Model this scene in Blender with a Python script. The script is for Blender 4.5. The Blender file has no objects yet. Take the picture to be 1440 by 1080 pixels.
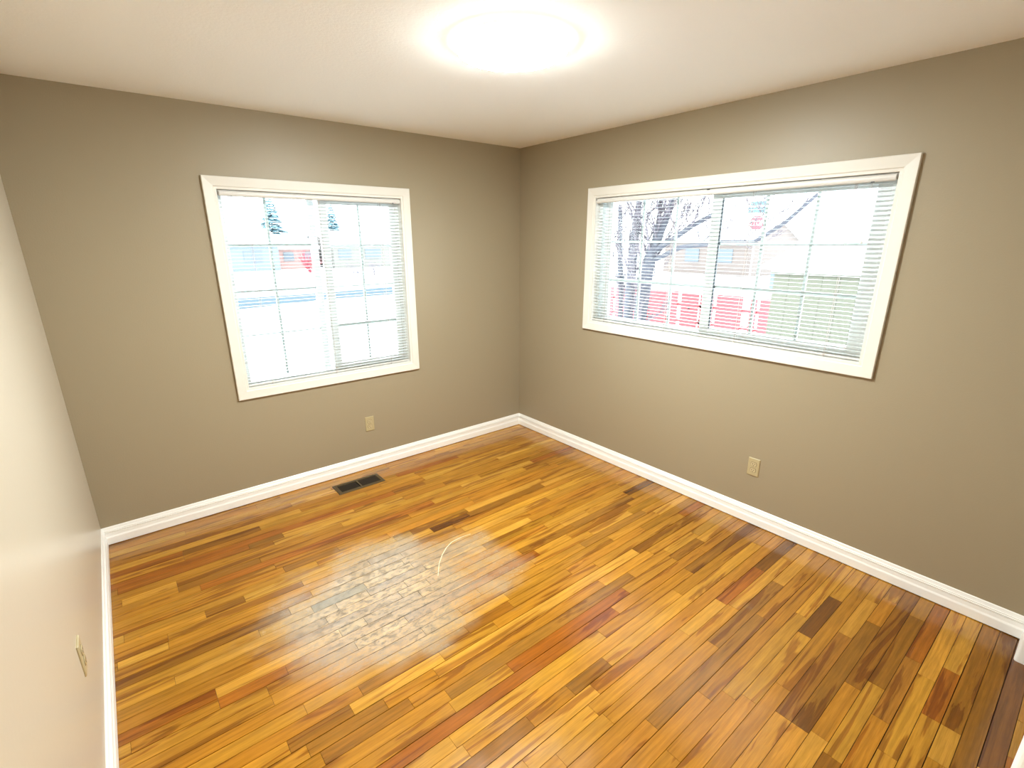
import bpy, bmesh, math, random
from mathutils import Vector, Matrix

S = bpy.context.scene
COL = S.collection
PI = math.pi

# ------------------------------------------------------------------ camera
def aim(yaw, pitch, roll):
    cy, sy, cp, sp = math.cos(yaw), math.sin(yaw), math.cos(pitch), math.sin(pitch)
    f = Vector((sy*cp, cy*cp, sp)); r = Vector((cy, -sy, 0)); u = r.cross(f)
    cr, sr = math.cos(roll), math.sin(roll)
    r2 = cr*r + sr*u; u2 = -sr*r + cr*u
    return Matrix((r2, u2, -f)).transposed()
cam_data = bpy.data.cameras.new('camera')
cam = bpy.data.objects.new('camera', cam_data); COL.objects.link(cam)
cam_data.sensor_width = 36
cam_data.lens = 36*690.7/1440
cam_data.shift_x = 7.03/1440
cam_data.shift_y = 12.0/1440
cam_data.clip_start = 0.01
cam_data.clip_end = 400
cam.matrix_world = Matrix.Translation((-2.9016, -3.4334, 1.7081)) @ aim(math.radians(38.721), math.radians(-17.181), math.radians(-0.19)).to_4x4()
S.camera = cam

# ------------------------------------------------------------------ light and exposure
SKY = 10.5
LAMP = 222.0
S.view_settings.view_transform = 'Standard'
S.view_settings.look = 'None'
S.view_settings.exposure = 0.08
S.view_settings.gamma = 1.0
S.view_settings.use_curve_mapping = False
world = bpy.data.worlds.new('overcast_sky'); S.world = world
world.use_nodes = True
wn = world.node_tree.nodes; wl = world.node_tree.links
bg = wn['Background']; bg.inputs[1].default_value = SKY
tc = wn.new('ShaderNodeTexCoord'); sep = wn.new('ShaderNodeSeparateXYZ'); rmp = wn.new('ShaderNodeValToRGB')
wl.new(tc.outputs['Generated'], sep.inputs[0]); wl.new(sep.outputs['Z'], rmp.inputs[0]); wl.new(rmp.outputs[0], bg.inputs[0])
rmp.color_ramp.elements[0].color = (0.93, 0.97, 1.0, 1); rmp.color_ramp.elements[1].color = (0.80, 0.91, 1.0, 1)
S.cycles.max_bounces = 10
S.cycles.diffuse_bounces = 6
S.cycles.glossy_bounces = 4
S.cycles.transparent_max_bounces = 24
S.cycles.sample_clamp_indirect = 8.0
S.cycles.caustics_reflective = False
S.cycles.caustics_refractive = False

# ------------------------------------------------------------------ helpers
def prop(o, label=None, cat=None, group=None, kind=None):
    if label: o['label'] = label
    if cat: o['category'] = cat
    if group: o['group'] = group
    if kind: o['kind'] = kind
    return o

def empty(name, loc=(0, 0, 0), rz=0.0):
    o = bpy.data.objects.new(name, None); COL.objects.link(o)
    o.location = loc; o.rotation_euler = (0, 0, rz); o.empty_display_size = 0.05
    return o

class MB:
    def __init__(s): s.v = []; s.f = []; s.m = []; s.smooth = []
    def add(s, vs, fs, mat=0, smooth=False):
        n = len(s.v); s.v += [tuple(v) for v in vs]
        for f in fs: s.f.append(tuple(i+n for i in f)); s.m.append(mat); s.smooth.append(smooth)
        return s
    def box(s, x0, x1, y0, y1, z0, z1, mat=0):
        x0, x1 = min(x0, x1), max(x0, x1); y0, y1 = min(y0, y1), max(y0, y1); z0, z1 = min(z0, z1), max(z0, z1)
        vs = [(x0,y0,z0),(x1,y0,z0),(x1,y1,z0),(x0,y1,z0),(x0,y0,z1),(x1,y0,z1),(x1,y1,z1),(x0,y1,z1)]
        return s.add(vs, [(0,3,2,1),(4,5,6,7),(0,1,5,4),(1,2,6,5),(2,3,7,6),(3,0,4,7)], mat)
    def tube(s, pts, rad, n=8, mat=0, cap=True):
        pts = [Vector(p) for p in pts]
        if not isinstance(rad, (list, tuple)): rad = [rad]*len(pts)
        vs = []; fs = []
        for i, p in enumerate(pts):
            d = (pts[min(i+1, len(pts)-1)] - pts[max(i-1, 0)]).normalized()
            a = d.cross(Vector((0, 0, 1)))
            if a.length < 0.05: a = d.cross(Vector((1, 0, 0)))
            a.normalize(); b = d.cross(a)
            for k in range(n):
                t = 2*PI*k/n; vs.append(p + rad[i]*(math.cos(t)*a + math.sin(t)*b))
        for i in range(len(pts)-1):
            for k in range(n):
                fs.append((i*n+k, i*n+(k+1) % n, (i+1)*n+(k+1) % n, (i+1)*n+k))
        s.add(vs, fs, mat, True)
        if cap:
            s.add(vs[:n], [tuple(range(n))], mat); s.add(vs[-n:], [tuple(reversed(range(n)))], mat)
        return s
    def lathe(s, prof, n=48, mat=0, c=(0, 0, 0), smooth=True):
        vs = []; fs = []
        for r, z in prof:
            for k in range(n):
                t = 2*PI*k/n; vs.append((c[0]+r*math.cos(t), c[1]+r*math.sin(t), c[2]+z))
        for i in range(len(prof)-1):
            for k in range(n):
                fs.append((i*n+k, i*n+(k+1) % n, (i+1)*n+(k+1) % n, (i+1)*n+k))
        return s.add(vs, fs, mat, smooth)
    def prism(s, poly, axis, a, b, mat=0):
        """extrude a closed 2-D outline along x, y or z between a and b"""
        def P(p, t):
            return {'x': (t, p[0], p[1]), 'y': (p[0], t, p[1]), 'z': (p[0], p[1], t)}[axis]
        n = len(poly)
        vs = [P(p, a) for p in poly] + [P(p, b) for p in poly]
        fs = [(k, (k+1) % n, n+(k+1) % n, n+k) for k in range(n)] + [tuple(range(n)), tuple(range(2*n-1, n-1, -1))]
        return s.add(vs, fs, mat)
    def build(s, name, mats, parent=None, bevel=0.0, recalc=True, seg=2):
        me = bpy.data.meshes.new(name); me.from_pydata(s.v, [], s.f); me.update()
        if not isinstance(mats, (list, tuple)): mats = [mats]
        for m in mats: me.materials.append(m)
        for p, mi, sm in zip(me.polygons, s.m, s.smooth): p.material_index = mi; p.use_smooth = sm
        if recalc:
            bm = bmesh.new(); bm.from_mesh(me); bmesh.ops.recalc_face_normals(bm, faces=bm.faces); bm.to_mesh(me); bm.free()
        o = bpy.data.objects.new(name, me); COL.objects.link(o)
        if parent: o.parent = parent
        if bevel > 0:
            md = o.modifiers.new('bevel', 'BEVEL'); md.width = bevel; md.segments = seg; md.limit_method = 'ANGLE'; md.angle_limit = math.radians(50)
        return o

# ------------------------------------------------------------------ materials
def mat(name, col, rough=0.5, metal=0.0, bump=0.0, bscale=200.0, spec=0.5, var=0.0, vscale=6.0):
    m = bpy.data.materials.new(name); m.use_nodes = True
    nt = m.node_tree; b = nt.nodes['Principled BSDF']
    b.inputs['Base Color'].default_value = (*col, 1); b.inputs['Roughness'].default_value = rough
    b.inputs['Metallic'].default_value = metal; b.inputs['Specular IOR Level'].default_value = spec
    if bump or var:
        t = nt.nodes.new('ShaderNodeTexCoord')
    if bump:
        n = nt.nodes.new('ShaderNodeTexNoise'); n.inputs['Scale'].default_value = bscale; n.inputs['Detail'].default_value = 3
        bp = nt.nodes.new('ShaderNodeBump'); bp.inputs['Strength'].default_value = bump; bp.inputs['Distance'].default_value = 0.002
        nt.links.new(t.outputs['Object'], n.inputs['Vector']); nt.links.new(n.outputs['Fac'], bp.inputs['Height']); nt.links.new(bp.outputs['Normal'], b.inputs['Normal'])
    if var:
        n = nt.nodes.new('ShaderNodeTexNoise'); n.inputs['Scale'].default_value = vscale; n.inputs['Detail'].default_value = 4
        mx = nt.nodes.new('ShaderNodeMix'); mx.data_type = 'RGBA'
        mx.inputs[6].default_value = (*[c*(1-var) for c in col], 1); mx.inputs[7].default_value = (*[min(1, c*(1+var)) for c in col], 1)
        nt.links.new(t.outputs['Object'], n.inputs['Vector']); nt.links.new(n.outputs['Fac'], mx.inputs[0]); nt.links.new(mx.outputs[2], b.inputs['Base Color'])
    return m

def thin_plastic(name, col, rough, trans):
    m = mat(name, col, rough); nt = m.node_tree; b = nt.nodes['Principled BSDF']; out = nt.nodes['Material Output']
    t = nt.nodes.new('ShaderNodeBsdfTranslucent'); t.inputs[0].default_value = (*col, 1)
    mx = nt.nodes.new('ShaderNodeMixShader'); mx.inputs[0].default_value = trans
    nt.links.new(b.outputs[0], mx.inputs[1]); nt.links.new(t.outputs[0], mx.inputs[2]); nt.links.new(mx.outputs[0], out.inputs[0])
    return m

def glass_mat(name):
    m = bpy.data.materials.new(name); m.use_nodes = True; nt = m.node_tree
    nt.nodes.clear()
    out = nt.nodes.new('ShaderNodeOutputMaterial'); mx = nt.nodes.new('ShaderNodeMixShader')
    tr = nt.nodes.new('ShaderNodeBsdfTransparent'); gl = nt.nodes.new('ShaderNodeBsdfGlossy'); fr = nt.nodes.new('ShaderNodeFresnel')
    tr.inputs[0].default_value = (0.96, 0.985, 0.98, 1); gl.inputs['Roughness'].default_value = 0.02; fr.inputs[0].default_value = 1.25
    nt.links.new(fr.outputs[0], mx.inputs[0]); nt.links.new(tr.outputs[0], mx.inputs[1]); nt.links.new(gl.outputs[0], mx.inputs[2]); nt.links.new(mx.outputs[0], out.inputs[0])
    return m

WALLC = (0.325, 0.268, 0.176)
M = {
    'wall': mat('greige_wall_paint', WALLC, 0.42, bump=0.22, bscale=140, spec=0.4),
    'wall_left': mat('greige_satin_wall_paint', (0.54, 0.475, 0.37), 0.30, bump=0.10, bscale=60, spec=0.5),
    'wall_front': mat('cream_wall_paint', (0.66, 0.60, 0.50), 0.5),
    'ceiling': mat('white_ceiling_paint', (0.93, 0.93, 0.91), 0.8, bump=0.35, bscale=90),
    'trim': mat('white_trim_paint', (0.90, 0.89, 0.85), 0.35),
    'vinyl': thin_plastic('white_vinyl', (0.86, 0.90, 0.90), 0.35, 0.03),
    'slat': thin_plastic('white_blind_slat', (0.66, 0.69, 0.69), 0.4, 0.03),
    'casing': mat('cream_casing_paint', (0.72, 0.69, 0.62), 0.4),
    'rail': mat('white_blind_rail', (0.66, 0.64, 0.60), 0.35),
    'cord': mat('blind_cord', (0.50, 0.45, 0.42), 0.8),
    'darkplastic': mat('dark_plastic', (0.02, 0.018, 0.016), 0.5),
    'gasket': mat('grey_gasket', (0.10, 0.12, 0.14), 0.6),
    'glass': glass_mat('window_glass'),
    'ivory': mat('ivory_plastic', (0.44, 0.36, 0.20), 0.3),
    'ivory2': mat('ivory_receptacle', (0.54, 0.45, 0.27), 0.25),
    'ivoryshade': mat('receptacle_gap', (0.12, 0.09, 0.045), 0.6),
    'slot': mat('outlet_slot', (0.05, 0.035, 0.02), 0.6),
    'screw': mat('brass_screw', (0.45, 0.36, 0.2), 0.35, metal=0.8),
    'whiteplastic': mat('white_plastic', (0.85, 0.83, 0.78), 0.3),
    'register': mat('brown_register_paint', (0.075, 0.048, 0.018), 0.55, spec=0.25),
    'louver': mat('register_louver', (0.065, 0.05, 0.035), 0.45, spec=0.3),
    'duct': mat('duct_interior', (0.02, 0.015, 0.012), 0.8),
    'lampbase': mat('lamp_base', (0.80, 0.76, 0.70), 0.4),
    'scratch': mat('scratch_mark', (0.75, 0.62, 0.42), 0.5),
    'snow': mat('snow', (0.86, 0.88, 0.90), 0.8, var=0.03, vscale=0.6),
    'road': mat('wet_road', (0.036, 0.055, 0.068), 0.95, spec=0.1, var=0.15, vscale=1.5),
    'red': mat('red_fence_paint', (0.3149, 0.0472, 0.0536), 0.6, var=0.08, vscale=8),
    'sage': mat('sage_siding', (0.0680, 0.0674, 0.0449), 0.7, var=0.08, vscale=3),
    'bark': mat('bark', (0.0495, 0.0495, 0.0606), 0.9, var=0.3, vscale=12),
    'twig': mat('twig_bark', (0.0961, 0.0802, 0.0921), 0.9),
    'needle': mat('conifer_needles', (0.0728, 0.1375, 0.1616), 0.9, var=0.3, vscale=3),
    'bluewall': mat('blue_grey_siding', (0.0917, 0.1070, 0.1282), 0.8),
    'brickwall': mat('pale_brick', (0.2061, 0.1236, 0.1083), 0.9, var=0.15, vscale=4),
    'beigewall': mat('beige_siding', (0.1089, 0.1031, 0.0888), 0.8),
    'brown': mat('brown_siding', (0.1016, 0.0776, 0.0669), 0.8, var=0.15, vscale=2),
    'housewin': mat('house_window', (0.0638, 0.0765, 0.0892), 0.5),
    'shrub': mat('red_shrub_twigs', (0.1986, 0.0269, 0.0381), 0.9),
    'stopred': mat('stop_sign_red', (0.3207, 0.0242, 0.0347), 0.4),
    'signwhite': mat('sign_white', (0.85, 0.85, 0.85), 0.4),
    'teal': mat('street_sign_teal', (0.0366, 0.1039, 0.1070), 0.4),
    'steel': mat('galvanised_steel', (0.42, 0.43, 0.45), 0.4, metal=0.6),
}

def diffuser_mat(nm, k, ec):
    m = bpy.data.materials.new(nm); m.use_nodes = True
    b = m.node_tree.nodes['Principled BSDF']
    b.inputs['Base Color'].default_value = (0.9, 0.88, 0.82, 1)
    b.inputs['Emission Color'].default_value = (*ec, 1); b.inputs['Emission Strength'].default_value = k
    return m
M['diffuser'] = diffuser_mat('lit_diffuser', LAMP, (0.93, 1.0, 1.0))
M['diffuser_edge'] = diffuser_mat('lit_diffuser_edge', LAMP*0.040, (1.0, 0.93, 0.76))

def floor_mat():
    m = bpy.data.materials.new('oak_strip_floor'); m.use_nodes = True; nt = m.node_tree; N = nt.nodes; L = nt.links
    b = N['Principled BSDF']
    tc = N.new('ShaderNodeTexCoord')
    at = N.new('ShaderNodeAttribute'); at.attribute_name = 'tone'
    ar = N.new('ShaderNodeAttribute'); ar.attribute_name = 'rnd'
    def math_(op, a, b_=None, c=None):
        n = N.new('ShaderNodeMath'); n.operation = op
        for i, v in enumerate((a, b_, c)):
            if v is None: continue
            if isinstance(v, (int, float)): n.inputs[i].default_value = v
            else: L.new(v, n.inputs[i])
        return n.outputs[0]
    def vec(op, a, b_):
        n = N.new('ShaderNodeVectorMath'); n.operation = op
        for i, v in enumerate((a, b_)):
            if isinstance(v, tuple): n.inputs[i].default_value = v
            else: L.new(v, n.inputs[i])
        return n.outputs[0]
    def noise(v, scale, detail=3, dist=0.0, rough=0.5):
        n = N.new('ShaderNodeTexNoise'); n.inputs['Scale'].default_value = scale; n.inputs['Detail'].default_value = detail
        n.inputs['Distortion'].default_value = dist; n.inputs['Roughness'].default_value = rough; L.new(v, n.inputs['Vector']); return n.outputs['Fac']
    def ramp(v, p0, p1, c0=0.0, c1=1.0):
        n = N.new('ShaderNodeMapRange'); n.interpolation_type = 'SMOOTHSTEP'
        L.new(v, n.inputs[0]); n.inputs[1].default_value = p0; n.inputs[2].default_value = p1; n.inputs[3].default_value = c0; n.inputs[4].default_value = c1; return n.outputs[0]
    def mixc(f, a, b_, mode='MIX'):
        n = N.new('ShaderNodeMix'); n.data_type = 'RGBA'; n.blend_type = mode
        if isinstance(f, (int, float)): n.inputs[0].default_value = f
        else: L.new(f, n.inputs[0])
        for i, v in ((6, a), (7, b_)):
            if isinstance(v, tuple): n.inputs[i].default_value = v
            else: L.new(v, n.inputs[i])
        return n.outputs[2]
    pos = tc.outputs['Object']
    off = vec('MULTIPLY', ar.outputs['Color'], (37.0, 23.0, 0.0))
    p = vec('ADD', pos, off)
    g1 = noise(vec('MULTIPLY', p, (1.1, 15.0, 1.0)), 1.0, 4, 1.2, 0.55)      # heartwood bands
    g2 = noise(vec('MULTIPLY', p, (3.0, 75.0, 1.0)), 1.0, 4, 0.4, 0.6)       # grain
    g3 = noise(vec('MULTIPLY', p, (16.0, 330.0, 1.0)), 1.0, 2, 0.0, 0.6)     # pores
    g4 = noise(p, 5.0, 3)                                                     # clouding
    c = at.outputs['Color']
    heart = ramp(g1, 0.545, 0.60)
    c = mixc(math_('MULTIPLY', heart, 0.85), c, mixc(1.0, c, (0.56, 0.43, 0.36, 1), 'MULTIPLY'))
    pale = ramp(g1, 0.36, 0.42, 1.0, 0.0)
    c = mixc(math_('MULTIPLY', pale, 0.35), c, mixc(1.0, c, (1.28, 1.28, 1.25, 1), 'MULTIPLY'))
    gs = ramp(g2, 0.3, 0.7, 0.80, 1.17)
    ps = ramp(g3, 0.3, 0.7, 0.92, 1.06)
    cl = ramp(g4, 0.3, 0.7, 0.93, 1.06)
    k = math_('MULTIPLY', math_('MULTIPLY', gs, ps), cl)
    kc = N.new('ShaderNodeCombineColor'); [L.new(k, kc.inputs[i]) for i in range(3)]
    c = mixc(1.0, c, kc.outputs[0], 'MULTIPLY')
    # worn finish in front of the left window, with its glare painted in
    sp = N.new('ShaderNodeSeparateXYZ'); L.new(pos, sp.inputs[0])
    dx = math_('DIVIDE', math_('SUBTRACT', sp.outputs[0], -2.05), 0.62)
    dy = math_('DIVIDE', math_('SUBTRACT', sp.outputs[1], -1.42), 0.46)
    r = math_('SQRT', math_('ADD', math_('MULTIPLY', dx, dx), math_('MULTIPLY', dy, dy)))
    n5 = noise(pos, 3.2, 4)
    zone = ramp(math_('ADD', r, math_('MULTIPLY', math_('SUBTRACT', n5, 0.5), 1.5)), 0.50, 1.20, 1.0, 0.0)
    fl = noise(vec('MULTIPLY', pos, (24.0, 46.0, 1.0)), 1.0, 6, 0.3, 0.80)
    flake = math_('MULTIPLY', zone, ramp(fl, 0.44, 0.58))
    c = mixc(math_('MULTIPLY', zone, 0.50), c, (0.58, 0.49, 0.345, 1))  # worn wood colour, paled further to stand in for window glare
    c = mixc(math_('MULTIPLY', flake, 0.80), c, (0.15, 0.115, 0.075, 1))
    # scattered dirt and scuffs
    d1 = noise(vec('MULTIPLY', pos, (4.0, 9.0, 1.0)), 1.0, 5, 0.8, 0.65)
    c = mixc(ramp(d1, 0.64, 0.78, 0.0, 0.35), c, (0.17, 0.11, 0.06, 1))
    L.new(c, b.inputs['Base Color'])
    rg = math_('ADD', 0.145, math_('MULTIPLY', ramp(noise(pos, 9.0, 4), 0.35, 0.7), 0.09))
    rg = math_('ADD', rg, math_('MULTIPLY', flake, 0.26))
    L.new(rg, b.inputs['Roughness'])
    b.inputs['Specular IOR Level'].default_value = 0.5
    b.inputs['Coat Weight'].default_value = 0.65; b.inputs['Coat Roughness'].default_value = 0.16; b.inputs['Coat IOR'].default_value = 1.7
    L.new(math_('MULTIPLY', ramp(zone, 0.0, 1.0, 0.22, 1.0), ramp(flake, 0.0, 1.0, 1.0, 0.2)), b.inputs['Coat Weight'])
    bp = N.new('ShaderNodeBump'); bp.inputs['Strength'].default_value = 0.05; bp.inputs['Distance'].default_value = 0.001
    hb = math_('SUBTRACT', math_('ADD', g2, math_('MULTIPLY', noise(pos, 14.0, 3), 1.2)), math_('MULTIPLY', flake, 0.8))
    L.new(hb, bp.inputs['Height']); L.new(bp.outputs['Normal'], b.inputs['Normal'])
    return m
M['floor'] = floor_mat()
M['seam'] = mat('floor_seam', (0.035, 0.017, 0.006), 0.8)

# ------------------------------------------------------------------ room shell
W, D, H, T = 3.186, 3.50, 2.44, 0.15
WIN = {'A': dict(u0=-2.297, u1=-1.130, z0=0.800, z1=1.998), 'B': dict(u0=0.862, u1=2.663, z0=1.114, z1=2.000)}
J = 0.012

def wall_with_hole(name, horiz, a0, a1, w, m):
    b = MB(); u0, u1, z0, z1 = w['u0']-J, w['u1']+J, w['z0']-J, w['z1']+J
    for (p, q, r, s) in ((a0, u0, -0.15, H), (u1, a1, -0.15, H), (u0, u1, -0.15, z0), (u0, u1, z1, H)):
        if horiz: b.box(p, q, 0, T, r, s)
        else: b.box(0, T, -p, -q, r, s)
    return prop(b.build(name, m), kind='structure')
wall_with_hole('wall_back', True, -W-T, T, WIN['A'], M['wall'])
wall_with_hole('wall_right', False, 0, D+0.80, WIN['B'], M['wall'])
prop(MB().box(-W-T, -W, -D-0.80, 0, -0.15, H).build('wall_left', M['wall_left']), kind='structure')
CX0, CX1, CH = -2.00, -0.19, 2.05           # closet opening in the near wall
fw = MB()
fw.box(CX1, 0, -D-0.11, -D, 0, H); fw.box(-W, CX0, -D-0.11, -D, 0, H); fw.box(CX0, CX1, -D-0.11, -D, CH, H)
fw.box(-W, 0, -D-0.80, -D-0.70, -0.15, H)
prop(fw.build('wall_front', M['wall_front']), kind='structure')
prop(MB().box(-W-T, T, -D-0.80, T, H, H+0.1).build('ceiling', M['ceiling']), kind='structure')

# strip floor
TONE = {'l': (0.60, 0.335, 0.105), 'h': (0.53, 0.275, 0.065), 'm': (0.47, 0.225, 0.047), 'o': (0.41, 0.20, 0.034), 'b': (0.30, 0.135, 0.030),
        'd': (0.185, 0.075, 0.017), 'r': (0.37, 0.130, 0.026), 'g': (0.42, 0.24, 0.085), 'p': (0.36, 0.172, 0.052), 'k': (0.14, 0.10, 0.065)}
PLANKS = [(4,-1.82,-1.44,'m'),(4,-0.89,-0.35,'m'),(6,-2.84,-2.43,'b'),(9,-2.53,-2.34,'b'),(11,-3.13,-2.9,'l'),(12,-2.9,-2.51,'b'),(15,-2.43,-2.13,'p'),(17,-2.82,-2.65,'b'),(17,-1.83,-1.72,'g'),(17,-1.31,-0.63,'l'),
 (18,-1.61,-1.33,'d'),(18,-1.3,-0.68,'b'),(19,-3.16,-2.98,'l'),(21,-3.2,-2.5,'b'),(22,-2.41,-2.14,'k'),(23,-3.2,-2.98,'h'),(23,-2.31,-2.15,'l'),(24,-1.46,-0.92,'o'),(24,-0.9,-0.25,'o'),(25,-2.03,-1.87,'l'),(26,-3.2,-2.86,'r'),
 (26,-2.36,-2.24,'l'),(26,-0.31,0.05,'d'),(27,-2.86,-2.61,'r'),(27,-1.33,-0.9,'b'),(27,-0.9,-0.32,'p'),(29,-0.87,-0.49,'l'),(32,-2.41,-1.9,'p'),(32,-1.88,-1.64,'b'),(33,-2.7,-2.47,'p'),(33,-2.07,-1.78,'h'),(35,-2.62,-2.28,'p'),
 (37,-1.88,-1.12,'r'),(37,-0.7,-0.42,'b'),(41,-1.76,-1.54,'b'),(43,-1.14,-0.82,'l'),(43,-0.72,-0.42,'r'),(43,-0.41,0.0,'d'),(44,-0.81,-0.22,'l'),(49,-0.73,-0.36,'d'),(51,-1.22,-0.59,'p'),(51,-0.56,-0.24,'l'),(52,-1.22,-0.41,'b'),
 (53,-1.4,-1.2,'l'),(54,-1.25,-0.79,'h'),(54,-0.77,-0.21,'b'),(55,-0.52,0.0,'r'),(56,-1.09,-0.59,'h'),(57,-0.8,-0.47,'r'),(57,-0.47,0.0,'l'),(58,-0.99,-0.8,'l'),(58,-0.7,0.0,'b'),(59,-1.2,0.0,'b'),(60,-0.9,0.0,'d')]
def strip_floor():
    rng = random.Random(11); PW = 0.058; G = 0.0007
    hole = (-1.875, -1.555, -0.268, -0.147)
    me_v = []; me_f = []; tones = []; rnds = []; mats = []
    def slab(x0, x1, y0, y1, col, rn):
        rects = [(x0, x1, y0, y1)]
        hx0, hx1, hy0, hy1 = hole
        if x0 < hx1 and x1 > hx0 and y0 < hy1 and y1 > hy0:
            rects = []
            if x0 < hx0: rects.append((x0, hx0, y0, y1))
            if x1 > hx1: rects.append((hx1, x1, y0, y1))
            a, b_ = max(x0, hx0), min(x1, hx1)
            if y0 < hy0: rects.append((a, b_, y0, hy0))
            if y1 > hy1: rects.append((a, b_, hy1, y1))
        for (a, b_, c, d) in rects:
            n = len(me_v); z = rn[2]*0.0004
            me_v.extend([(a,c,-.012),(b_,c,-.012),(b_,d,-.012),(a,d,-.012),(a,c,z),(b_,c,z),(b_,d,z),(a,d,z)])
            for f in ((4,5,6,7),(0,1,5,4),(1,2,6,5),(2,3,7,6),(3,0,4,7)):
                me_f.append(tuple(n+i for i in f)); tones.append(col); rnds.append(rn); mats.append(0)
    rows = int((D+0.70)/PW)+1
    for r in range(rows):
        y1 = -r*PW; y0 = y1-PW
        ov = sorted([(a, b_, t) for (rr, a, b_, t) in PLANKS if rr == r])
        x = -W - rng.random()*0.4
        segs = []
        def fill(xa, xb):
            while xa < xb-1e-4:
                ln = rng.choice((0.25, 0.4, 0.6, 0.8, 1.0, 1.2, 1.5))*(0.8+0.4*rng.random())
                xe = xa+ln
                if xb-xe < 0.16: xe = xb
                t = rng.choices('lhmobrpg', (14, 34, 38, 5, 4, 3, 6, 1))[0]
                segs.append((xa, min(xe, xb), t)); xa = xe
        for (a, b_, t) in ov:
            if a > x+0.12: fill(x, a)
            else: a = x
            segs.append((max(a, x), b_, t)); x = b_
        fill(x, 0.01)
        wide = 0.0010 if rng.random() < 0.65 else 0.0019
        for (a, b_, t) in segs:
            a = max(a, -W-0.005); b_ = min(b_, 0.005)
            if b_-a < 0.01: continue
            j = 0.90+0.2*rng.random(); hsh = 0.95+0.1*rng.random()
            c = TONE[t]; j *= 0.77; col = (c[0]*j, 0.86*c[1]*j*hsh, 0.32*c[2]*j*hsh*hsh, 1)
            slab(a+0.0005, b_-0.0005, y0+wide, y1-G, col, (rng.random(), rng.random(), rng.random(), 1))
    n = len(me_v)
    z = -0.012
    hx0, hx1, hy0, hy1 = hole; ya = -D-0.70
    for (a, b_, c, d) in ((-W-0.05, hx0, ya-0.05, 0.05), (hx1, 0.05, ya-0.05, 0.05), (hx0, hx1, ya-0.05, hy0), (hx0, hx1, hy1, 0.05)):
        n = len(me_v); me_v.extend([(a,c,z),(b_,c,z),(b_,d,z),(a,d,z)]); me_f.append((n,n+1,n+2,n+3)); tones.append((0,0,0,1)); rnds.append((0,0,0,1)); mats.append(1)
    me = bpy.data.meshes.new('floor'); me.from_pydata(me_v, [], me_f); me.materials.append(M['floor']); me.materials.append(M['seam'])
    a1 = me.color_attributes.new('tone', 'FLOAT_COLOR', 'CORNER'); a2 = me.color_attributes.new('rnd', 'FLOAT_COLOR', 'CORNER')
    for p, t, rn, mi in zip(me.polygons, tones, rnds, mats):
        p.material_index = mi
        for li in p.loop_indices: a1.data[li].color = t; a2.data[li].color = rn
    o = bpy.data.objects.new('floor', me); COL.objects.link(o)
    return prop(o, kind='structure')
floor = strip_floor()
# pale curved scratch in the finish
def scratch():
    P = [(-1.806, -1.473), (-1.745, -1.385), (-1.69, -1.328), (-1.635, -1.285), (-1.581, -1.258), (-1.51, -1.252), (-1.446, -1.26)]
    b = MB(); vs = []
    for i, p in enumerate(P):
        q0 = P[max(i-1, 0)]; q1 = P[min(i+1, len(P)-1)]
        d = Vector((q1[0]-q0[0], q1[1]-q0[1])).normalized(); w = 0.0024*(0.4+0.6*math.sin(PI*(i+0.5)/len(P)))
        for s_ in (-1, 1): vs.append((p[0]-d.y*w*s_, p[1]+d.x*w*s_, 0.0009))
    b.add(vs, [(2*i, 2*i+1, 2*i+3, 2*i+2) for i in range(len(P)-1)])
    o = b.build('scratch', M['scratch'], floor); o['label'] = 'pale curved scratch'
scratch()

# baseboards
BASE = [(0.0, 0.0045), (0.016, 0.0045), (0.016, 0.046), (0.0145, 0.051), (0.0125, 0.056), (0.0115, 0.0745), (0.0085, 0.0755), (0.0085, 0.0785), (0.0135, 0.0795), (0.0135, 0.0835), (0.0065, 0.0845), (0.0065, 0.0890),
        (0.0115, 0.0905), (0.0085, 0.094), (0.0065, 0.101), (0.0055, 0.108), (0.003, 0.111), (0.0, 0.111)]
def baseboard(name, axis, a, b_, at, sgn):
    m = MB(); poly = [(at+sgn*p, z) for p, z in BASE]
    m.prism(poly, axis, a, b_)
    return prop(m.build(name, M['trim']), kind='structure')
baseboard('baseboard_back', 'x', -W, 0, 0, -1)
baseboard('baseboard_right', 'y', -D, 0, 0, -1)
baseboard('baseboard_left', 'y', -D, 0, -W, 1)
baseboard('baseboard_front', 'x', -0.134, 0, -D, 1)
cs = MB()                                    # casing round the closet opening
def rounded(x0, x1, y0, y1, r, n=5):
    pts = []
    for cx, cy, a0 in ((x1-r, y1-r, 0), (x0+r, y1-r, 90), (x0+r, y0+r, 180), (x1-r, y0+r, 270)):
        for i in range(n+1):
            t = math.radians(a0+90*i/n); pts.append((cx+r*math.cos(t), cy+r*math.sin(t)))
    return pts
cs.prism(rounded(-0.192, -0.134, -D-0.112, -D+0.016, 0.012), 'z', 0.0, CH)
cs.prism(rounded(CX0-0.058, CX0+0.001, -D-0.112, -D+0.016, 0.012), 'z', 0.0, CH)
cs.box(CX0-0.058, -0.134, -D-0.112, -D+0.016, CH, CH+0.058)
prop(cs.build('trim_1', M['trim']), kind='structure')

# ------------------------------------------------------------------ windows
def ring(b, x0, x1, z0, z1, t, v0, v1, tl=None, tr=None, tt=None, tb=None):
    tl = t if tl is None else tl; tr = t if tr is None else tr; tt = t if tt is None else tt; tb = t if tb is None else tb
    b.box(x0, x0+tl, v0, v1, z0, z1); b.box(x1-tr, x1, v0, v1, z0, z1)
    b.box(x0+tl, x1-tr, v0, v1, z0, z0+tb); b.box(x0+tl, x1-tr, v0, v1, z1-tt, z1)
    return b

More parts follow.
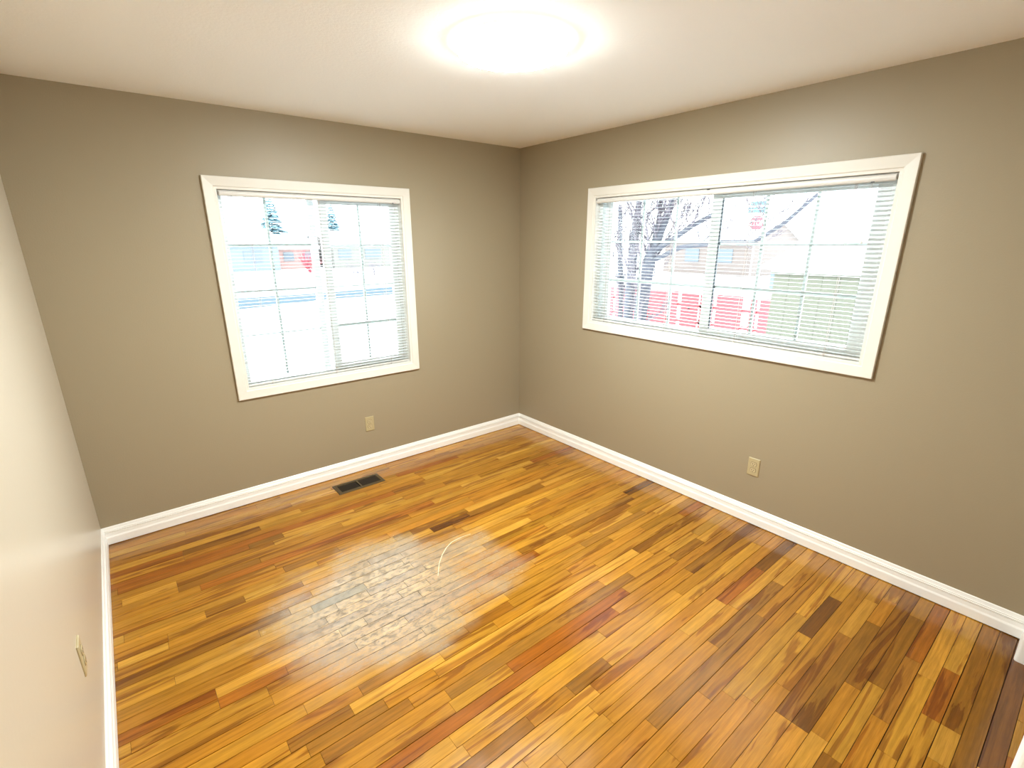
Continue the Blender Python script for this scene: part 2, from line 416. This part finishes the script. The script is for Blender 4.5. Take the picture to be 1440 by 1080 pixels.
CASING = [(0.0, 0.001), (0.0, -0.0165), (0.0015, -0.019), (0.004, -0.0195), (0.052, -0.0155), (0.0545, -0.012), (0.057, -0.011), (0.068, -0.0105), (0.070, -0.0085), (0.070, 0.001)]
def window(name, key, rz, loc, sashes, label):
    w = WIN[key]; WW = w['u1']-w['u0']; HH = w['z1']-w['z0']
    e = prop(empty(name, loc, rz), kind='structure')
    e['label'] = label
    h = WW/2
    b = MB(); n = len(CASING); vs = []
    for d, v in CASING:
        k = 0.070-d
        vs += [(-h-k, v, -k), (h+k, v, -k), (h+k, v, HH+k), (-h-k, v, HH+k)]
    fs = []
    for i in range(n):
        j = (i+1) % n
        for c in range(4):
            c2 = (c+1) % 4; fs.append((4*i+c, 4*i+c2, 4*j+c2, 4*j+c))
    b.add(vs, fs); b.build('casing', M['casing'], e)
    ring(MB(), -h-J, h+J, -J, HH+J, J, 0.001, T-0.01).build('jamb', M['trim'], e)
    ring(MB(), -h, h, 0, HH, 0.0, 0.044, 0.118, 0.028, 0.028, 0.030, 0.030).build('frame', M['vinyl'], e, bevel=0.002)
    for s in sashes:
        x0, x1 = s['x0'], s['x1']; v = s['v']; z0, z1 = s['z0'], s['z1']
        sb = ring(MB(), x0, x1, z0, z1, 0, v-0.014, v+0.014, s['l'], s['r'], s['t'], s['b'])
        so = sb.build('sash', M['vinyl'], e, bevel=0.002)
        gx0, gx1, gz0, gz1 = x0+s['l'], x1-s['r'], z0+s['b'], z1-s['t']
        MB().box(gx0-0.004, gx1+0.004, v-0.002, v+0.002, gz0-0.004, gz1+0.004).build('pane', M['glass'], so)
        mb = MB(); nx, nz = s['grid']
        for i in range(1, nx):
            x = gx0+(gx1-gx0)*i/nx; mb.box(x-0.0085, x+0.0085, v+0.003, v+0.011, gz0, gz1)
        for i in range(1, nz):
            z = gz0+(gz1-gz0)*i/nz; mb.box(gx0, gx1, v+0.0035, v+0.0105, z-0.0085, z+0.0085)
        mb.build('muntin_grid', M['vinyl'], so)
        if s.get('gasket'):
            MB().box(gx0, gx0+0.008, v-0.012, v-0.003, gz0, gz1).build('gasket', M['gasket'], so)
    return e
cA = (WIN['A']['u0']+WIN['A']['u1'])/2; cB = (WIN['B']['u0']+WIN['B']['u1'])/2
hA = WIN['A']['z1']-WIN['A']['z0']; hB = WIN['B']['z1']-WIN['B']['z0']
window('window_1', 'A', 0, (cA, 0, WIN['A']['z0']), [
    dict(x0=-0.582, x1=-1.722-cA, z0=0.012, z1=hA-0.010, v=0.096, l=0.020, r=0.045, t=0.018, b=0.018, grid=(2, 4)),
    dict(x0=-1.706-cA, x1=0.570, z0=0.012, z1=hA-0.014, v=0.062, l=0.056, r=0.058, t=0.040, b=0.046, grid=(2, 4))],
    'white sliding window in the left wall of the far corner')
window('window_2', 'B', -PI/2, (0, -cB, WIN['B']['z0']), [
    dict(x0=-0.885, x1=1.785-cB, z0=0.012, z1=hB-0.010, v=0.096, l=0.072, r=0.050, t=0.018, b=0.022, grid=(3, 3)),
    dict(x0=1.742-cB, x1=0.885, z0=0.012, z1=hB-0.012, v=0.062, l=0.062, r=0.070, t=0.045, b=0.045, grid=(3, 3), gasket=True)],
    'wide white sliding window in the right wall')

# ------------------------------------------------------------------ mini blinds
def blind(key, rz, loc, cords, label, clips, tassel):
    w = WIN[key]; h = (w['u1']-w['u0'])/2-0.006; HH = w['z1']-w['z0']
    e = prop(empty('mini_blind', loc, rz), label=label, cat='window blind')
    vc = 0.018
    b = MB(); b.box(-h, h, vc-0.0125, vc+0.0125, HH-0.030, HH-0.002); b.build('headrail', M['rail'], e, bevel=0.002)
    vb = MB()                                                            # rounded valance clipped on the headrail
    vb.prism([(-0.0025, HH-0.006), (-0.009, HH-0.0085), (-0.0125, HH-0.014), (-0.0135, HH-0.021), (-0.0125, HH-0.028), (-0.009, HH-0.0335), (-0.0025, HH-0.036), (0.001, HH-0.036), (0.001, HH-0.006)], 'x', -h+0.004, h-0.002)
    vb.build('valance', M['rail'], e)
    zb = 0.016
    rb = MB().prism(rounded(vc-0.0125, vc+0.0125, 0.006, 0.016, 0.003), 'x', -h, h)
    ro = rb.build('bottom_rail', M['rail'], e)
    for s_ in (-1, 1):
        MB().box(s_*h, s_*(h+0.0012), vc-0.004, vc+0.004, 0.0075, 0.0145).build('end_plug', M['darkplastic'] if (s_ > 0 and key == 'B') else M['rail'], ro)
    top = HH-0.044; n = int(round((top-0.030)/0.0212)); dz = (top-0.030)/n
    sm = MB(); q = 6; vs = []
    for i in range(q+1):
        t = -1+2*i/q; vs.append((t*0.0125, 0.0008*(1-t*t)))
    prof = [(y, z) for y, z in vs] + [(y, z-0.00025) for y, z in reversed(vs)]
    sm.prism([(vc+y, z) for y, z in prof], 'x', -h, h)
    first = None
    for i in range(n+1):
        z = 0.030+i*dz
        if first is None:
            o = sm.build('slat', M['slat'], e); first = o
        else:
            o = first.copy(); COL.objects.link(o); o.parent = e
        o.location = (0, 0, z)
    for u in cords:
        cbm = MB()
        for v in (vc-0.0145, vc+0.0145): cbm.box(u-0.0007, u+0.0007, v-0.0006, v+0.0006, 0.010, HH-0.030)
        cbm.box(u+0.004, u+0.0052, vc-0.0145, vc-0.0133, 0.006, HH-0.030)
        cbm.box(u-0.003, u+0.003, vc-0.0150, vc-0.0122, 0.003, 0.009)
        cbm.build('ladder_cord', M['cord'], e)
    for (u, z, ww) in clips:
        MB().box(u-ww, u+ww, -0.0150, -0.0120, z-0.0025, z+0.0025).build('clip', M['darkplastic'], e)
    if tassel:
        u, z1 = tassel
        pts = [(u+0.004*math.sin(7*t)*(t), -0.006-0.002*math.sin(9*t), (HH-0.034)*(1-t)+z1*t) for t in [i/14 for i in range(15)]]
        MB().tube(pts, 0.0011, 6).build('pull_cord', M['cord'], e)
        x, y, z = pts[-1]
        MB().lathe([(0.0, 0.002), (0.0022, 0.0), (0.0032, -0.008), (0.0055, -0.026), (0.005, -0.030), (0.0, -0.031)], 16, c=(x, y, z)).build('tassel', M['whiteplastic'], e)
    return e
blind('A', 0, (cA, 0, WIN['A']['z0']), [-2.150-cA, -1.716-cA, -1.29-cA], 'lowered white mini blind with open slats in the left window',
      [(-1.195-cA, hA-0.034, 0.005), (-2.225-cA, hA-0.036, 0.002)], None)
blind('B', -PI/2, (0, -cB, WIN['B']['z0']), [0.985-cB, 1.51-cB, 2.004-cB, 2.494-cB], 'lowered white mini blind with pull cord in the wide right window',
      [(2.568-cB, hB-0.036, 0.007), (1.74-cB, hB-0.006, 0.009), (0.875-cB, hB-0.012, 0.004)], (2.566-cB, 0.605))

# ------------------------------------------------------------------ outlets
def outlet(loc, rz, label):
    e = prop(empty('wall_outlet', loc, rz), label=label, cat='electrical outlet', group='ivory duplex outlets')
    vs = []; fs = []
    b = MB()
    prof = [(0.035, 0.0575, 0.0), (0.035, 0.0575, -0.003), (0.0325, 0.055, -0.0055), (0.029, 0.0515, -0.0062)]
    for x, z, v in prof: vs += [(-x, v, -z), (x, v, -z), (x, v, z), (-x, v, z)]
    for i in range(len(prof)-1):
        for c in range(4): c2 = (c+1) % 4; fs.append((4*i+c, 4*i+c2, 4*i+4+c2, 4*i+4+c))
    fs.append(tuple(4*(len(prof)-1)+c for c in range(4)))
    b.add(vs, fs); b.build('cover_plate', M['ivory'], e)
    for s_ in (1, -1):
        z0 = s_*0.0195
        rb = MB(); poly = []
        for k in range(24):
            t = 2*PI*k/24; poly.append((0.0172*math.cos(t), max(-0.0125, min(0.0125, 0.0172*math.sin(t)))+z0))
        rb.prism(poly, 'y', -0.0085, -0.0055)
        ro = rb.build('receptacle', M['ivory2'], e)
        gp = MB(); gp.prism([(x*1.10, (z-z0)*1.12+z0) for x, z in poly], 'y', -0.0066, -0.0056); gp.build('gap', M['ivoryshade'], ro)
        for (x, hh) in ((-0.0063, 0.0045), (0.0063, 0.0038)):
            MB().box(x-0.0014, x+0.0014, -0.0089, -0.0080, z0+0.002-hh, z0+0.002+hh).build('slot', M['slot'], ro)
        MB().prism([(0.0026*math.cos(2*PI*k/12), z0-0.0085+0.0026*math.sin(2*PI*k/12)) for k in range(12)], 'y', -0.0089, -0.0080).build('ground_hole', M['slot'], ro)
    MB().prism([(0.003*math.cos(2*PI*k/12), 0.003*math.sin(2*PI*k/12)) for k in range(12)], 'y', -0.0075, -0.0058).build('screw', M['screw'], e)
    return e
outlet((-1.508, 0, 0.363), 0, 'ivory wall outlet below the left window, above the floor register')
outlet((0, -2.237, 0.374), -PI/2, 'ivory wall outlet below the wide right window')
outlet((-W, -1.585, 0.432), PI/2, 'ivory wall outlet seen edge-on on the near left wall')

# ------------------------------------------------------------------ floor register
def register():
    e = prop(empty('floor_register', (-1.715, -0.2075, 0.0), math.radians(0.0)), label='brown metal floor register in the oak floor by the back baseboard', cat='floor vent')
    hx, hy = 0.174, 0.0775; ix, iy = 0.146, 0.051
    prof = [(hx, hy, 0.0005), (hx-0.001, hy-0.001, 0.003), (hx-0.006, hy-0.006, 0.006), (ix+0.004, iy+0.004, 0.0062), (ix, iy, 0.004), (ix, iy, -0.010)]
    vs = []; fs = []
    for x, y, z in prof: vs += [(-x, -y, z), (x, -y, z), (x, y, z), (-x, y, z)]
    for i in range(len(prof)-1):
        for c in range(4): c2 = (c+1) % 4; fs.append((4*i+c, 4*i+c2, 4*i+4+c2, 4*i+4+c))
    MB().add(vs, fs).build('frame', M['register'], e)
    MB().box(-0.006, 0.006, -iy, iy, 0.0, 0.0055).build('center_bar', M['register'], e)
    lm = MB()
    for i in range(26):
        x = -0.140+0.280*i/25
        if abs(x) < 0.008: continue
        lm = MB(); lm.add([(x-0.0035, -iy, -0.009), (x-0.0025, -iy, -0.009), (x+0.0030, -iy, 0.004), (x+0.0020, -iy, 0.004), (x-0.0035, iy, -0.009), (x-0.0025, iy, -0.009), (x+0.0030, iy, 0.004), (x+0.0020, iy, 0.004)],
               [(0,1,2,3),(7,6,5,4),(0,4,5,1),(1,5,6,2),(2,6,7,3),(3,7,4,0)])
        lm.build('louver', M['louver'], e)
    d = MB(); d.box(-0.155, 0.155, -0.0585, 0.0585, -0.11, -0.10)
    ring2 = [(-0.155, -0.150), (0.150, 0.155)]
    for a, b_ in ring2: d.box(a, b_, -0.0585, 0.0585, -0.10, -0.002)
    for a, b_ in ((-0.0585, -0.0545), (0.0545, 0.0585)): d.box(-0.15, 0.15, a, b_, -0.10, -0.002)
    d.build('duct', M['duct'], e)
register()

# ------------------------------------------------------------------ ceiling light
def ceiling_light():
    e = prop(empty('ceiling_light', (-1.500, -1.725, H)), label='round flush ceiling light glowing warm white in the middle of the ceiling', cat='ceiling light')
    MB().lathe([(0.0, 0.0), (0.205, 0.0), (0.206, -0.003), (0.206, -0.017), (0.0, -0.017)], 72).build('base', M['lampbase'], e)
    d = MB().lathe([(0.206, -0.0165), (0.2125, -0.018), (0.2155, -0.023), (0.2155, -0.030), (0.2125, -0.036)], 72, mat=1)
    d.lathe([(0.2125, -0.036), (0.2060, -0.0405), (0.199, -0.0440), (0.185, -0.0470), (0.16, -0.0500), (0.10, -0.0530), (0.04, -0.054), (0.0005, -0.054)], 72)
    d.build('diffuser', [M['diffuser'], M['diffuser_edge']], e)
ceiling_light()

# ------------------------------------------------------------------ outdoors
GZ = -0.70
def ground():
    b = MB(); rng = random.Random(4)
    b.add([(-90, 0.4, GZ), (0.4, 0.4, GZ), (0.4, -60, GZ), (160, -60, GZ), (160, 160, GZ), (-90, 160, GZ)], [(0, 1, 2, 3, 4, 5)])
    return prop(b.build('ground', M['snow']), kind='structure', label='snow covered ground outside')
ground()
rd = MB()
rd.add([(-30, 12.0, GZ+0.012), (0.76, 17.0, GZ+0.012), (4.4, 18.2, GZ+0.012), (7.4, 18.3, GZ+0.012), (20, 20.5, GZ+0.012), (20, 24.0, GZ+0.012), (9.3, 22.0, GZ+0.012), (5.3, 21.1, GZ+0.012), (1.5, 21.1, GZ+0.012), (-30, 18, GZ+0.012)],
       [(0, 1, 8, 9), (1, 2, 7, 8), (2, 3, 6, 7), (3, 4, 5, 6)])
prop(rd.build('road', M['road']), kind='structure', label='wet grey street beyond the snowy lawn')

def house(name, x0, x1, y0, y1, z_eave, z_ridge, axis, wm, wins, label, facing):
    e = prop(empty(name, ((x0+x1)/2, (y0+y1)/2, GZ)), label=label, cat='house')
    hx, hy = (x1-x0)/2, (y1-y0)/2; he = z_eave-GZ; hr = z_ridge-GZ
    b = MB()
    if axis == 'x': b.prism([(-hy, 0), (hy, 0), (hy, he), (0, hr), (-hy, he)], 'x', -hx, hx)
    else: b.prism([(-hx, 0), (hx, 0), (hx, he), (0, hr), (-hx, he)], 'y', -hy, hy)
    b.build('wall', wm, e)
    r = MB(); t = 0.22; o = 0.35
    k = (hr-he)/(hy if axis == 'x' else hx)
    half = hy if axis == 'x' else hx; ln = (hx if axis == 'x' else hy)+0.3
    r.prism([(-half-o, he-k*o), (0, hr), (half+o, he-k*o), (half+o, he-k*o+t), (0, hr+t), (-half-o, he-k*o+t)], axis, -ln, ln)
    r.build('snowy_roof', M['snow'], e)
    for (c, z0, ww, hh) in wins:
        wb = MB()
        if facing == 'y': wb.box(c-ww/2, c+ww/2, -hy-0.04, -hy+0.02, z0, z0+hh)
        else: wb.box(-hx-0.04, -hx+0.02, c-ww/2, c+ww/2, z0, z0+hh)
        wb.build('window', M['housewin'], e)
    return e
house('house', 2.6, 9.0, 42, 50, 1.55, 2.6, 'x', M['bluewall'], [(-1.6, 0.8, 1.2, 0.9), (1.2, 0.8, 1.4, 0.9)], 'pale blue-grey house with snowy roof, far left across the street', 'y')
house('house', 9.68, 12.9, 44.6, 52.6, 1.15, 2.1, 'x', M['brickwall'], [(-0.8, 0.7, 0.9, 0.8), (0.9, 0.7, 0.9, 0.8)], 'pale brick house with snowy roof behind the red shrub', 'y')
house('house', 14.0, 20.5, 43, 52, 1.5, 2.5, 'x', M['beigewall'], [(-2.2, 0.8, 1.2, 0.9), (0.6, 0.8, 1.6, 0.9)], 'low beige house with snowy roof across the street, right of the brick one', 'y')
house('house', 23, 31, 2.4, 7.9, 0.42, 1.40, 'y', M['bluewall'], [(-1.0, 0.3, 1.0, 0.6)], 'low house under a snow covered roof behind the green shed', 'x')
house('house', 31, 38, 12.8, 19.5, 1.7, 3.0, 'y', M['brown'], [(-1.5, 0.9, 1.1, 0.9), (1.0, 0.9, 1.1, 0.9)], 'brown house seen behind the stop sign', 'x')

def grow(b, rng, p, d, ln, r, depth, up=0.12, spread=0.55, nseg=3, mn=0.005):
    pts = [p]; rr = [r]; q = Vector(p); dd = Vector(d).normalized()
    for i in range(nseg):
        dd = (dd + Vector((rng.uniform(-1, 1), rng.uniform(-1, 1), rng.uniform(-.6, 1)+up*2))*0.16).normalized()
        q = q + dd*ln/nseg; pts.append(q.copy()); rr.append(max(mn, r*(1-0.5*(i+1)/nseg)))
    b.tube(pts, rr, 5 if r < 0.03 else 8, cap=False)
    if depth <= 0: return
    k = rng.choice((2, 3, 3))
    for i in range(k):
        j = rng.randint(1, nseg); base = pts[j]
        nd = (dd + Vector((rng.uniform(-1, 1), rng.uniform(-1, 1), rng.uniform(-.5, 1)))*spread*1.3).normalized()
        grow(b, rng, base, nd, ln*rng.uniform(0.55, 0.85), max(mn, rr[j]*0.62), depth-1, up, spread, nseg, mn)

def bare_tree(loc, stems, label, seed, depth=4, sub=0.85, per=3):
    e = prop(empty('bare_tree', loc), label=label, cat='tree', group='bare winter trees')
    rng = random.Random(seed); tb = MB(); wb = MB()
    for pts, r0, r1 in stems:
        P = [Vector(p)-Vector(loc) for p in pts]
        n = len(P); rr = [r0+(r1-r0)*i/(n-1) for i in range(n)]
        tb.tube(P, rr, 12)
        for i in range(1, n):
            for k in range(per if i < n-1 else per+1):
                t = rng.random(); base = P[i-1].lerp(P[i], t if i < n-1 or k else 1.0)
                d = (P[i]-P[i-1]).normalized()*0.5 + Vector((rng.uniform(-1, 1), rng.uniform(-1, 1), rng.uniform(-.2, .9)))
                grow(wb, rng, base, d, sub*rng.uniform(0.6, 1.2), max(0.010, rr[i]*0.30), depth)
    tb.build('trunk', M['bark'], e); wb.build('branches', M['twig'], e, recalc=False)
    return e
bare_tree((7.8, 4.76, GZ), [([(7.8, 4.76, GZ), (7.8, 4.75, 0.3), (7.8, 4.73, 1.3), (7.8, 4.69, 2.2), (7.85, 4.64, 3.4)], 0.135, 0.09)], 'straight bare tree trunk in front of the red fence, left of the forked tree', 3)
bare_tree((7.6, 4.25, GZ), [([(7.6, 4.25, GZ), (7.6, 4.22, 0.1), (7.6, 4.12, 1.0), (7.6, 4.0, 1.6)], 0.20, 0.13),
                            ([(7.6, 4.02, 1.35), (7.6, 3.92, 2.0), (7.6, 3.88, 2.7), (7.6, 3.85, 3.4)], 0.085, 0.05),
                            ([(7.6, 4.0, 1.5), (7.6, 3.76, 2.05), (7.6, 3.52, 2.7), (7.6, 3.3, 3.3)], 0.10, 0.06),
                            ([(7.6, 3.98, 1.45), (7.6, 3.5, 1.72), (7.6, 3.0, 2.02), (7.6, 2.4, 2.30)], 0.075, 0.045),
                            ([(7.6, 4.05, 1.2), (7.5, 3.2, 1.55), (7.4, 2.3, 1.66), (7.4, 1.5, 1.66), (7.4, 0.95, 2.02), (7.4, 0.45, 2.5)], 0.060, 0.032)],
          'forked bare tree with a long low limb outside the wide right window', 8)
bare_tree((8.3, 5.4, GZ), [([(8.3, 5.4, GZ), (8.3, 5.43, 0.4), (8.3, 5.55, 1.3), (8.3, 5.65, 2.6)], 0.10, 0.055)], 'slender bare tree at the left edge of the wide right window', 21, sub=0.5)

def fence():
    e = prop(empty('red_fence', (9.5, 3.5, GZ)), label='bright red wooden fence with white gaps across the snowy yard', cat='fence')
    spans = [(7.3, 6.66), (6.58, 6.02), (5.94, 5.42), (5.34, 4.72), (4.63, 4.39), (4.28, 3.76), (3.62, 3.33), (3.25, 2.56), (2.36, 2.20), (2.13, 1.62), (1.52, 0.95)]
    for i, (a, b_) in enumerate(spans):
        MB().box(-0.02, 0.02, b_-3.5, a-3.5, 0.06, 1.04+0.012*math.sin(i*2.1)).build('board', M['red'], e, bevel=0.006)
    for z in (0.22, 0.66):
        MB().box(0.02, 0.07, 0.95-3.5, 7.3-3.5, z, z+0.09).build('rail', M['red'], e)
    for y in (0.8, 3.68, 5.38, 7.4):
        MB().box(0.02, 0.12, y-3.5-0.05, y-3.5+0.05, 0, 1.02).build('post', M['red'], e)
    MB().box(-0.035, -0.02, 4.02-3.5-0.03, 4.02-3.5+0.03, 0.60, 0.66).build('latch', M['darkplastic'], e)
fence()

def shed():
    e = prop(empty('garden_shed', (7.0, -1.1, GZ)), label='sage green board shed with snow on its flat roof', cat='shed')
    b = MB(); b.box(-0.98, 1.0, -1.5, 1.5, 0, 1.86)
    b.build('wall', M['sage'], e)
    y = -1.5; i = 0
    while y < 1.5-1e-4:
        MB().box(-1.0, -0.98, y+0.001, min(y+0.249, 1.5)-0.001, 0.02, 1.86).build('siding_board', M['sage'], e, bevel=0.002); y += 0.25; i += 1
    MB().box(-1.05, 1.05, -1.56, 1.53, 1.86, 1.885).build('roof', M['sage'], e)
    s = MB(); rng = random.Random(2); n = 16; top = []
    for i in range(n+1): top.append((-1.56+3.09*i/n, 1.955+0.025*rng.random()))
    s.prism([(-1.57, 1.885), (1.54, 1.885)] + list(reversed(top)), 'x', -1.06, 1.06)
    s.build('snow_cap', M['snow'], e, bevel=0.02)
shed()

def stop_sign():
    e = prop(empty('stop_sign', (24, 9.42, GZ), -PI/2+math.radians(12)), label='red octagonal STOP sign under a teal street sign', cat='road sign')
    MB().box(-0.03, 0.03, 0.012, 0.06, 0, 4.3).build('post', M['steel'], e)
    zc = 3.24; R = 0.40
    def octo(r): return [(r*math.cos(PI/8+k*PI/4), zc+r*math.sin(PI/8+k*PI/4)) for k in range(8)]
    MB().prism(octo(R), 'y', 0.0, 0.008).build('sign_border', M['signwhite'], e)
    face = MB().prism(octo(R*0.94), 'y', -0.003, 0.0).build('sign_face', M['stopred'], e)
    cu = bpy.data.curves.new('lettering', 'FONT'); cu.body = 'STOP'; cu.size = 0.34; cu.align_x = 'CENTER'; cu.align_y = 'CENTER'; cu.extrude = 0.002
    to = bpy.data.objects.new('lettering_source', cu); COL.objects.link(to)
    dg = bpy.context.evaluated_depsgraph_get(); me = bpy.data.meshes.new_from_object(to.evaluated_get(dg))
    bpy.data.objects.remove(to); me.materials.clear(); me.materials.append(M['signwhite'])
    t = bpy.data.objects.new('lettering', me); COL.objects.link(t); t.parent = face
    t.location = (0, -0.006, zc); t.rotation_euler = (PI/2, 0, 0); t.scale = (0.80, 1.0, 1)
    MB().box(-0.50, 0.50, -0.012, 0.012, zc+0.50, zc+0.78).build('street_blade', M['teal'], e, bevel=0.004)
    MB().box(-0.42, 0.42, -0.012, 0.012, zc+0.82, zc+1.06).build('street_blade', M['teal'], e, bevel=0.004)
stop_sign()

def conifer(loc, hgt, rad, seed, label):
    e = prop(empty('conifer', loc), label=label, cat='tree')
    rng = random.Random(seed)
    MB().tube([(0, 0, 0), (0, 0, hgt*0.98)], [0.16, 0.02], 8).build('trunk', M['bark'], e)
    b = MB(); n = 26
    for i in range(n):
        t = i/(n-1); z = hgt*(0.14+0.85*t); r = rad*(1-t)**0.85+0.05
        k = int(7+10*(1-t))
        for j in range(k):
            a = 2*PI*(j+rng.random())/k; rr = r*rng.uniform(0.75, 1.15); dz = -rr*rng.uniform(0.12, 0.4)
            c, s_ = math.cos(a), math.sin(a); w = 0.16+0.10*rr
            p0 = Vector((0.04*c, 0.04*s_, z)); p1 = Vector((rr*c, rr*s_, z+dz)); side = Vector((-s_, c, 0))*w
            mid = p0.lerp(p1, 0.55)
            b.add([p0, mid+side+Vector((0, 0, -0.05)), p1, mid-side+Vector((0, 0, -0.05)), mid+Vector((0, 0, 0.09)), mid+Vector((0, 0, -0.14))],
                  [(0, 1, 4), (1, 2, 4), (2, 3, 4), (3, 0, 4), (1, 0, 5), (2, 1, 5), (3, 2, 5), (0, 3, 5)])
    b.build('foliage', M['needle'], e, recalc=False)
conifer((13.4, 60, GZ), 8.0, 2.6, 5, 'tall blue-green conifer rising behind the far houses, seen through the left pane')
conifer((20.4, 60, GZ), 7.2, 2.0, 6, 'blue-green conifer behind the beige house, seen through the right pane')

def shrub(loc, hgt, n, m, seed, label, nm='shrub'):
    e = prop(empty(nm, loc), label=label, cat='shrub')
    rng = random.Random(seed); b = MB()
    for i in range(n):
        a = rng.random()*2*PI; d = Vector((math.cos(a)*0.7, math.sin(a)*0.7, 1.0+rng.random()))
        grow(b, rng, Vector((0.12*math.cos(a), 0.12*math.sin(a), 0)), d, hgt*rng.uniform(0.6, 1.0)*0.6, 0.022, 2, 0.2, 0.6, 3, 0.008)
    b.build('stems', m, e, recalc=False)
shrub((10.2, 38, GZ), 1.7, 26, M['shrub'], 3, 'red-twigged shrub in front of the pale brick house')
shrub((13.0, 32, GZ), 1.1, 14, M['twig'], 4, 'bare round shrub in the snow across the street')
shrub((10.6, 30, GZ), 0.9, 14, M['twig'], 5, 'low bare shrub at the far kerb, left of the window mullion')
